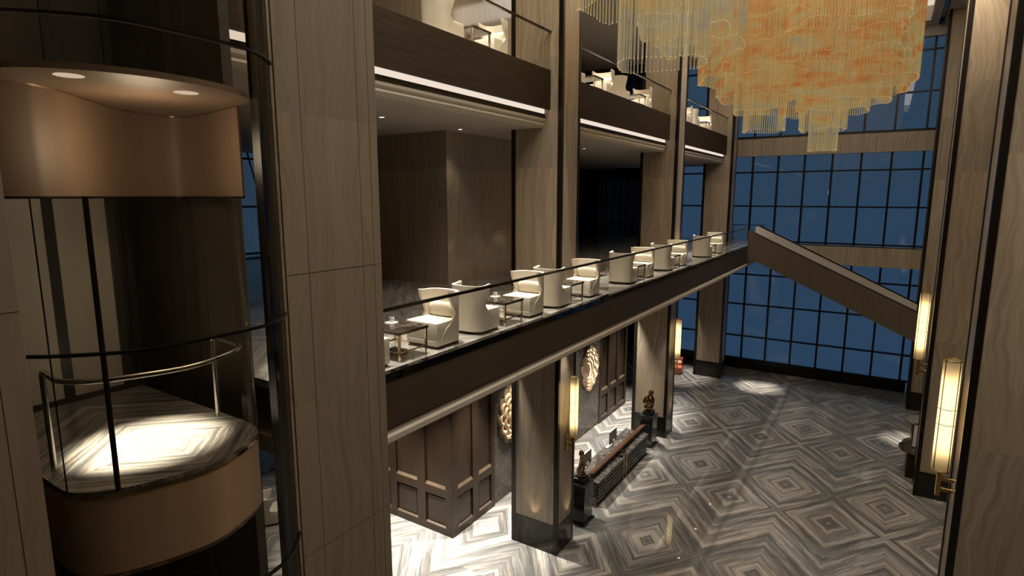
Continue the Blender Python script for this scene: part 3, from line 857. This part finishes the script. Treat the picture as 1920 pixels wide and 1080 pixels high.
for y, l in ((11.7, 'coffee table on the upper balcony, nearest bay'), (18.3, 'coffee table on the upper balcony beside the first column'),
             (22.4, 'coffee table on the upper balcony left of the second column'), (32.2, 'coffee table on the upper balcony, bay beside the window wall')):
    tb(-8.75, y, ZU, l, 'coffee tables on the upper balcony')
def cupset(x, y, z, which):
    s_ = MB().box(-.085, .085, -.085, .085, 0, .014).build('saucer', 'white', None, False, .006, 1)
    s_.location = (x, y, z); tag(s_, 'square white saucer on the ' + which, 'saucer', 'saucers on the coffee tables')
    c = empty('cup', (x, y, z + .014)); tag(c, 'small white cup on the ' + which, 'cup', 'cups on the coffee tables')
    m_ = MB(); m_.tube([(0, 0, 0), (0, 0, .01), (0, 0, .085), (0, 0, .085), (0, 0, .02)], [.03, .038, .042, .036, .03], 20)
    m_.build('body', 'white', c, True)
    MB().tube([(.04 , 0, .065), (.062, 0, .06), (.064, 0, .04), (.038, 0, .03)], .005, 6).build('handle', 'white', c, True)
cupset(-7.06, 7.11, ZM + .5, 'nearest coffee table by the pier')
cupset(-7.05, 10.28, ZM + .5, 'second coffee table from the pier')

# ------------------------------------------------------------------ wall sconces
def sconce():
    r = empty('wall_sconce'); tag(r, 'sconce', 'sconce')     # origin at the shade foot centre, wall towards -X
    h, rad = 1.0, .125
    mb = MB(); n = 28; b0 = 0
    H = 1.85
    for k in range(n):
        a = 2 * pi * k / n
        for z in (0, H): mb.v.append((rad * cos(a), rad * sin(a), z))
    for k in range(n): mb.face((2 * k, 2 * ((k + 1) % n), 2 * ((k + 1) % n) + 1, 2 * k + 1))
    mb.build('shade', 'shade', r, True)
    for a in (pi / 4, 3 * pi / 4, 5 * pi / 4, 7 * pi / 4):
        x, y = (rad + .008) * cos(a), (rad + .008) * sin(a)
        MB().tube([(x, y, -.03), (x, y, H + .03)], .007, 6).build('cage_rod', 'brassdark', r)
    for z in (0, H * .43, H * .57, H):
        MB().tube([((rad + .006) * cos(2 * pi * k / 28), (rad + .006) * sin(2 * pi * k / 28), z) for k in range(28)], .009 if z in (0, H) else .006, 6, closed=True).build('ring', 'gold' if z in (0, H) else 'brassdark', r, True)
    MB().cyl(0, 0, -.012, .0, rad * .9, 24).build('bottom_disc', 'gold', r)
    MB().cyl(0, 0, .30, H - .26, .022, 10).build('lamp_tube', 'tube', r, True)
    br = MB().box(-.035, .035, -.035, .035, -.45, -.02)
    br.build('stem', 'gold', r, False, .006, 1)
    for za in (-.18, -.36): MB().box(-.20, .03, -.03, .03, za, za + .06).build('bracket_arm', 'gold', r, False, .005, 1)
    MB().box(-.235, -.20, -.07, .07, -.52, .04).build('back_plate', 'gold', r, False, .006, 1)
    return r
M['brassdark'] = plain('aged_brass', (.16, .10, .035), .3, .9)
S0 = sconce(); su = [False]
def sc(x, y, z, rz, s, label):
    o = place(S0, su[0], (x, y, z), rz, label, 'tall brass sconces'); su[0] = True; o.scale = (s, s, s)
    sg = cos(rz)
    return o
sc(-7.44, 15.03, 3.80, 0, 1.0, 'lit brass sconce on the front left column above the counter')
sc(-7.44, 25.45, 3.70, 0, 1.0, 'lit brass sconce on the second left column, before the red armchair')
sc(1.46, 15.03, 5.10, pi, 1.33, 'largest lit brass sconce, on the near right column')
sc(1.46, 25.45, 5.08, pi, 1.33, 'lit brass sconce on the second right column, above the stair foot')

# ------------------------------------------------------------------ reception counter
rcn = empty('reception_counter', (-8.3, 17.75, 0)); tag(rcn, 'long dark ribbed stone reception counter with copper ledge', 'counter')
Lc = 5.1
MB().box(-.30, .46, 0, Lc, .08, .95).build('counter_body', 'counter', rcn, False, .006, 1)
MB().box(-.34, .52, -.03, Lc + .03, 0, .08).build('base_trim', 'copperdark', rcn, False, .005, 1)
for k in range(5):
    zc = .16 + .148 * k
    poly = [(.455, zc), (.46 + .045, zc + .02), (.46 + .055, zc + .065), (.46 + .04, zc + .11), (.455, zc + .125)]
    MB().prism_y(poly, .03, Lc - .03).build('front_rib', 'counterrib', rcn, True)
MB().box(-.05, .53, -.02, Lc + .02, .915, .955).build('counter_top', 'counter', rcn)
# raised copper trough ledge
MB().hexa([(.06, .15, 1.08), (.27, .15, 1.15), (.27, Lc + .40, 1.15), (.06, Lc + .40, 1.08), (.04, .15, 1.12), (.25, .15, 1.19), (.25, Lc + .40, 1.19), (.04, Lc + .40, 1.12)]).build('copper_ledge', 'ledge', rcn)
MB().hexa([(.12, .2, .955), (.20, .2, .955), (.20, Lc - .2, .955), (.12, Lc - .2, .955), (.06, .2, 1.11), (.26, .2, 1.15), (.26, Lc - .2, 1.15), (.06, Lc - .2, 1.11)]).build('ledge_support', 'walnut', rcn)
sd = empty('staff_desk', (-8.81, 17.8, 0)); tag(sd, 'low dark stone-topped desk behind the ribbed reception counter', 'desk')
MB().box(-.19, .16, 0, Lc + .5, .70, .75).build('worktop', 'counter', sd)
MB().box(-.16, .15, .05, Lc + .4, 0, .70).build('desk_carcass', 'walnut', sd)
gb = MB()
for y in (2.36, 2.60): gb.box(.50, .545, y - .025, y + .025, .08, 1.16)
gb.box(.30, .545, 2.335, 2.625, 1.13, 1.17)
gb.build('copper_bracket', 'copper', rcn)

def monitor(y, label):
    r = empty('computer_monitor', (-8.76, y, .752), 0); tag(r, label, 'monitor', 'monitors on the reception desk')
    MB().box(-.02, .02, -.37, .37, .15, .70).build('housing', 'grey', r, False, .008, 1)
    MB().box(-.024, -.018, -.35, .35, .21, .68).build('screen', 'screen', r)
    MB().box(-.026, .022, -.375, .375, .70, .715).build('top_edge', 'white', r)
    MB().hexa([(.02, -.08, 0), (.13, -.08, 0), (.13, .08, 0), (.02, .08, 0), (.02, -.08, .3), (.05, -.08, .3), (.05, .08, .3), (.02, .08, .3)]).build('stand', 'white', r)
    k = MB().box(-.08, .05, -.24, .24, 0, .018).build('keyboard', 'white', None, False, .004, 1)
    k.location = (-8.88, y - .1, .752); tag(k, 'white keyboard before the monitor on the ' + label.split(' on the ')[1], 'keyboard', 'keyboards on the reception desk')
    return r
monitor(18.85, 'grey computer monitor with white stand on the near half of the reception desk')
monitor(21.35, 'grey computer monitor with white stand on the far half of the reception desk')

# pedestals and sculptures
def pedestal(x, y, label):
    r = empty('display_pedestal', (x, y, 0)); tag(r, label, 'pedestal', 'black stone pedestals')
    MB().box(-.36, .36, -.40, .40, 0, .05).build('foot_plate', 'pedestal', r, False, .005, 1)
    MB().box(-.29, .29, -.32, .32, .05, 1.18).build('shaft', 'pedestal', r, False, .005, 1)
    MB().box(-.32, .32, -.35, .35, 1.18, 1.42).build('cap', 'pedestal', r, False, .006, 1)
    return r
pedestal(-7.98, 16.75, 'polished black pedestal with bronze figure beside the front left column')
pedestal(-8.16, 23.95, 'polished black pedestal with bronze figure beside the second left column')
def blob(parts, name, parent, mat):
    mb = MB()
    for (c, r) in parts:
        b = len(mb.v); nu, nv = 16, 10
        for i in range(nv + 1):
            t = pi * i / nv
            for k in range(nu):
                a = 2 * pi * k / nu; mb.v.append((c[0] + r[0] * sin(t) * cos(a), c[1] + r[1] * sin(t) * sin(a), c[2] + r[2] * cos(t)))
        for i in range(nv):
            for k in range(nu): mb.face((b + i * nu + k, b + i * nu + (k + 1) % nu, b + (i + 1) * nu + (k + 1) % nu, b + (i + 1) * nu + k))
    o = mb.build(name, mat, parent, True)
    bpy.context.view_layer.objects.active = o
    m = o.modifiers.new('r', 'REMESH'); m.mode = 'VOXEL'; m.voxel_size = .016; m.use_smooth_shade = True
    s = o.modifiers.new('s', 'SMOOTH'); s.iterations = 6; s.factor = .6
    return o
def chain(pts, r0, r1, n=10):
    out = []
    for i in range(len(pts) - 1):
        for k in range(n):
            t = k / n; g = (i + t) / (len(pts) - 1); rr = r0 + (r1 - r0) * g
            out.append((tuple(pts[i][c] * (1 - t) + pts[i + 1][c] * t for c in range(3)), (rr, rr, rr)))
    return out
def sculpture(x, y, z, kind, label):
    r = empty('bronze_sculpture', (x, y, z)); tag(r, label, 'sculpture', 'abstract bronze figures')
    MB().box(-.21, .21, -.23, .23, 0, .17).build('base', 'black', r, False, .03, 2)
    if kind == 0:
        p = [((0, .0, .98), (.10, .10, .12))]
        p += chain([(0, .02, .84), (0, .12, .66), (0, .12, .44), (0, -.04, .28)], .075, .10)
        p += chain([(0, .02, .80), (.02, -.15, .66), (.02, -.20, .60)], .06, .035)
        p += chain([(0, -.04, .30), (0, -.20, .36), (0, -.22, .5), (.01, -.06, .55), (.01, .1, .5)], .085, .05)
        p += [((0, 0, .24), (.16, .2, .09))]
    else:
        p = [((.06, .05, .98), (.12, .12, .13)), ((.02, .06, .55), (.21, .20, .33)), ((-.08, -.10, .60), (.17, .17, .22)), ((0, -.05, .34), (.21, .20, .17))]
        p += chain([(.02, .08, .88), (.04, .17, .66), (.04, .15, .4)], .09, .10)
        p += chain([(-.03, .02, .80), (-.06, -.14, .76), (-.04, -.22, .60)], .07, .06)
    blob(p, 'figure', r, 'bronzeart')
    return r
sculpture(-7.98, 16.75, 1.42, 0, 'bronze seated figure with open curved limbs on the near black pedestal')
sculpture(-8.16, 23.95, 1.42, 1, 'rounded bronze seated figure on the far black pedestal')

# round tables beside the right column
def rtable(x, y, label):
    r = empty('round_table', (x, y, 0)); tag(r, label, 'table', 'round stone-topped tables')
    MB().cyl(0, 0, 1.06, 1.10, .86, 48).build('table_top', 'tabledark', r, True)
    MB().box(-.56, .56, -.5, .5, 0, 1.06).build('drum_base', 'panel', r, False, .01, 1)
    return r
rtable(2.06, 26.95, 'round dark table on a walnut base behind the second right column')
rtable(2.35, 30.5, 'second round table behind the column on the right, farther from us')
t = empty('display_board', (1.98, 27.0, 1.10)); tag(t, 'upright white display board standing on the nearer round table', 'board')
MB().box(-.32, .32, -.02, .02, .03, .95).build('panel', 'white', t)
MB().box(-.33, .33, -.05, .05, 0, .03).build('foot', 'black', t)
MB().box(-.33, .33, -.025, .025, .95, .985).build('top_edge', 'black', t)

# ------------------------------------------------------------------ chandelier
cd = empty('rod_chandelier', (-2.2, 18.5, ZC)); tag(cd, 'large amber glass rod chandelier hanging in stepped wavy tiers', 'chandelier')
ox, oy, oz = -2.2, 18.5, ZC
MB().box(-4.2, 2.7, -7.8, 4.2, -.02, .05).build('ceiling_plate', 'bronze', cd)
rods = []      # (x, y, zbottom, ztop, radius, mat)
def loop(cx, cy, rx, ry, zb, mat=0, nw=5, amp=.10, zamp=.10, step=.058, r=.0155, ph=None):
    ph = random.random() * 6.28 if ph is None else ph
    pts = []; n = 720
    for i in range(n):
        t = 2 * pi * i / n
        m = 1 + amp * sin(nw * t + ph) * .8
        e = .8
        pts.append((cx + rx * m * math.copysign(abs(cos(t)) ** e, cos(t)), cy + ry * m * math.copysign(abs(sin(t)) ** e, sin(t)), t))
    acc = step
    for i in range(n):
        a, b = pts[i], pts[(i + 1) % n]
        acc += math.hypot(b[0] - a[0], b[1] - a[1])
        if acc >= step:
            acc = 0
            zz = zb + zamp * sin(nw * a[2] + ph + 1.3) * .6 + random.uniform(-.012, .012)
            rods.append((a[0], a[1], zz, ZC - .02, r, mat))
loop(-1.80, 20.0, .38, .36, 12.37, 0, 3, .06, .02)
loop(-1.82, 20.0, .64, .58, 12.97, 0, 4, .08, .05)
loop(-3.46, 19.9, .60, .50, 13.02, 0, 3, .06, .03)
loop(-2.62, 19.7, .26, .25, 13.36, 0, 3, .1, .05)
loop(-3.40, 20.0, 1.02, .80, 13.62, 0, 4, .06, .05)
loop(-1.55, 20.2, .90, .85, 13.48, 0, 5, .06, .06)
loop(-1.35, 20.4, 1.16, 1.1, 13.75, 0, 5, .05, .05)
loop(-1.40, 20.5, 1.62, 1.3, 14.02, 0, 6, .04, .05)
loop(-1.6, 20.6, 2.02, 1.6, 14.32, 0, 6, .03, .05)
loop(-3.55, 20.3, 1.42, 1.3, 14.10, 0, 5, .05, .08)
loop(-3.7, 20.2, 1.80, 1.7, 14.62, 0, 6, .05, .10)
loop(-2.2, 19.4, 2.4, 1.6, 14.55, 0, 7, .05, .12)
loop(-3.0, 19.0, 1.7, 1.3, 14.75, 0, 6, .08, .14)
loop(-1.3, 18.8, 1.45, 1.1, 14.75, 0, 6, .06, .12)
loop(-2.4, 18.3, 2.5, 1.4, 15.10, 0, 7, .07, .14)
loop(-1.2, 17.4, 1.35, 1.0, 15.25, 0, 5, .08, .12)
loop(-3.0, 17.2, 1.15, .9, 15.55, 0, 5, .10, .14)
loop(-3.9, 18.2, 1.3, 1.2, 15.2, 0, 6, .08, .14)
loop(-2.2, 21.2, 2.55, 1.7, 15.0, 0, 7, .04, .10)
loop(-4.35, 15.6, 1.02, 1.2, 14.75, 1, 5, .06, .12, .075, .016)
loop(-4.30, 13.9, .95, 1.1, 14.75, 1, 5, .08, .14, .075, .016)
loop(-4.14, 12.0, .86, .75, 13.66, 1, 3, .05, .05, .085, .0155, .6)
loop(-4.75, 11.7, .95, .80, 14.78, 1, 4, .08, .12, .08, .0155, .2)
loop(-3.9, 11.0, 1.0, .8, 15.0, 1, 5, .08, .12, .08, .0155)
def rod_mesh(mb, x, y, z0, z1, r, mi=0, n=5, tip=2):
    b = len(mb.v); ph = random.random()
    for z in (z0, z1):
        for k in range(n): mb.v.append((x + r * cos(2 * pi * k / n + ph), y + r * sin(2 * pi * k / n + ph), z))
    for k in range(n): mb.face((b + k, b + (k + 1) % n, b + n + (k + 1) % n, b + n + k), mi)
    mb.face([b + k for k in range(n)][::-1], mi)
    b = len(mb.v); rr = r * 1.02                     # pale glowing cap, a highlight painted on the rod foot
    for z in (z0 - .012, z0 + .006):
        for k in range(n): mb.v.append((x + rr * cos(2 * pi * k / n + ph), y + rr * sin(2 * pi * k / n + ph), z))
    for k in range(n): mb.face((b + k, b + (k + 1) % n, b + n + (k + 1) % n, b + n + k), tip)
    mb.face([b + k for k in range(n)][::-1], tip); mb.face([b + n + k for k in range(n)], tip)
order = sorted(range(len(rods)), key=lambda i: (rods[i][0] ** 2 + rods[i][1] ** 2) + (0 if abs(rods[i][2] - 13.66) < .2 or abs(rods[i][2] - 14.78) < .2 else 1e4))
big = set(order[:100])
rest = MB()
for i, (x, y, z0, z1, r, mi) in enumerate(rods):
    if i in big:
        mb = MB(); rod_mesh(mb, x - ox, y - oy, z0 - oz, z1 - oz, r, 0, 6, 1); mb.build('glass_rod', ['rodpale' if mi else 'rod', 'rodtip'], cd, True)
    else: rod_mesh(rest, x - ox, y - oy, z0 - oz, z1 - oz, r, mi)
tag(rest.build('glass_rods', ['rod', 'rodpale', 'rodtip'], cd, True), kind='stuff')

# ------------------------------------------------------------------ lights
def spot(name, loc, target, power, angle, blend=.6, col=(1.0, .94, .85), size=.05):
    l = bpy.data.lights.new(name, 'SPOT'); l.energy = power; l.spot_size = radians(angle); l.spot_blend = blend; l.color = col; l.shadow_soft_size = size
    o = bpy.data.objects.new(name, l); C.objects.link(o); o.location = loc
    o.rotation_euler = (Vector(target) - Vector(loc)).to_track_quat('-Z', 'Y').to_euler()
    return o
def downlight(x, y, z, label, group):
    r = empty('downlight', (x, y, z)); tag(r, label, 'downlight', group)
    mb = MB(); mb.tube([(.075 * cos(2 * pi * k / 20), .075 * sin(2 * pi * k / 20), -.004) for k in range(20)], .014, 6, closed=True); mb.build('bezel', 'white', r, True)
    MB().cyl(0, 0, -.006, -.001, .062, 20).build('lens', 'lens', r)
    return r
# upper soffit downlights
for x, y, l in ((-10.45, 10.42, 'small downlight in the soffit, left one of the nearest bay'), (-10.45, 13.5, 'small downlight in the soffit, right one of the nearest bay'),
             (-10.4, 21.5, 'small downlight in the soffit just right of the first column'), (-10.5, 24.5, 'small downlight in the soffit of the second bay')):
    downlight(x, y, 12.90, l, 'downlights in the upper soffit')
    spot('soffit_spot', (x, y, 12.86), (x, y, 0), 45, 80, .8)
# under the mezzanine
ym = [8.6 + 3.1 * k for k in range(9)]
for k, y in enumerate(ym):
    if y > 20: downlight(-7.40, y, 7.20, 'round downlight in the mezzanine soffit above the lobby floor', 'downlights under the mezzanine')
    p = 800 if 16 < y < 25 else 330
    spot('soffit_spot', (-7.40, y, 7.15), (-7.4, y, 0), p, 46, .9)
for y, p in ((14.4, 6500), (17.0, 3200), (19.5, 3600), (22.0, 3600), (24.4, 3600), (26.6, 4500), (28.6, 2400)):
    spot('wall_washer', (-9.75, y, 7.15), (-9.8, y, 0), p, 52, .8)
for x, p in ((-11.3, 6500), (-13.2, 6500)):
    spot('wall_washer', (x, 12.1, 7.15), (x, 12.1, 0), p, 52, .8)
# accents over the mezzanine seats (from the high ceiling) and on the upper balcony
for y in [q[0] for q in mz_list] + [6.99, 10.10, 13.09, 17.70, 21.50, 26.98]:
    spot('seat_spot', (-7.20, y, 19.6), (-7.20, y, ZM), 6600, 12.4, .2, (1.0, .93, .82), .06)
for y, p in ((11.5, 330), (18.6, 330), (22.0, 330), (29.6, 200), (32.6, 330)):
    spot('seat_spot', (-8.9, y - .2, 19.6), (-8.85, y, ZU), p * 10, 46, .7, (1.0, .93, .82), .09)
spot('soffit_spot', (-16.6, 10.8, 7.15), (-16.8, 10.9, 0), 700, 60, .8)  # extra light without a fixture, added to brighten the lobby armchair corner
# column up-lights
for (a, b) in COLY[:2]:
    spot('uplight', (-8.5, a - .16, .98), (-8.45, a + .02, 3.0), 16, 70, .9, (1.0, .80, .52), .03)
    spot('uplight', (-7.52, (a + b) / 2 + .15, .98), (-7.72, (a + b) / 2 + .15, 3.0), 16, 70, .9, (1.0, .80, .52), .03)
# floor pools
spot('floor_spot', (-6.6, 34.3, 7.1), (-5.45, 34.95, 0), 6500, 24, 1.0, (1.0, .92, .78), .05)
spot('floor_spot', (1.7, 30.6, 19.5), (1.7, 30.6, 0), 30000, 8, 1.0, (1.0, .92, .78), .05)
spot('floor_spot', (-10.2, 34.8, 7.1), (-10.2, 34.8, 0), 3000, 42, .8)
# the lamp inside the elevator car
spot('car_lamp', (-6.02, 2.66, 11.85), (-6.05, 2.66, ZF), 7500, 27, 1.0, (1.0, .95, .85), .05)
l = bpy.data.lights.new('car_ceiling_lamp', 'POINT'); l.energy = 20; l.color = (1.0, .80, .58); l.shadow_soft_size = .25
o = bpy.data.objects.new('car_ceiling_lamp', l); C.objects.link(o); o.location = (-5.7, 2.75, 11.45)
# warm point lights added inside the chandelier to brighten its rods
for x, y, z in ((-2.0, 20.0, 18.6), (-3.6, 18.0, 18.6), (-4.3, 13.0, 18.6)):
    l = bpy.data.lights.new('chandelier_fill', 'POINT'); l.energy = 500; l.color = (1.0, .80, .52); l.shadow_soft_size = .3
    o = bpy.data.objects.new('chandelier_fill', l); C.objects.link(o); o.location = (x, y, z)
for y in (13.6, 24.1):
    spot('column_wash', (1.0, y, 19.5), (2.4, y + .9, 12.0), 1600, 80, .9, (1.0, .86, .66), .1)

# ------------------------------------------------------------------ world and view
w = bpy.data.worlds.new('world'); S.world = w; w.use_nodes = True
nt = w.node_tree; n = N(nt)
bg = nt.nodes['Background']
tc = n.add('ShaderNodeTexCoord'); z = n.sep(tc.outputs['Generated'])[2]
n.link(n.ramp(n.math('ADD', n.math('MULTIPLY', z, .9), .5), [(.25, (.018, .042, .080)), (.55, (.021, .044, .074)), (.8, (.023, .043, .066))]), bg.inputs[0])
bg.inputs[1].default_value = 1.3
S.view_settings.view_transform = 'Standard'; S.view_settings.look = 'None'
S.view_settings.exposure = 0.0; S.view_settings.gamma = 1.0; S.view_settings.use_curve_mapping = False
cy_ = S.cycles
cy_.use_denoising = True
try: cy_.denoiser = 'OPENIMAGEDENOISE'
except Exception: pass
cy_.max_bounces = 8; cy_.diffuse_bounces = 4; cy_.glossy_bounces = 4; cy_.transmission_bounces = 4; cy_.transparent_max_bounces = 24
cy_.sample_clamp_indirect = 4.0; cy_.caustics_reflective = False; cy_.caustics_refractive = False
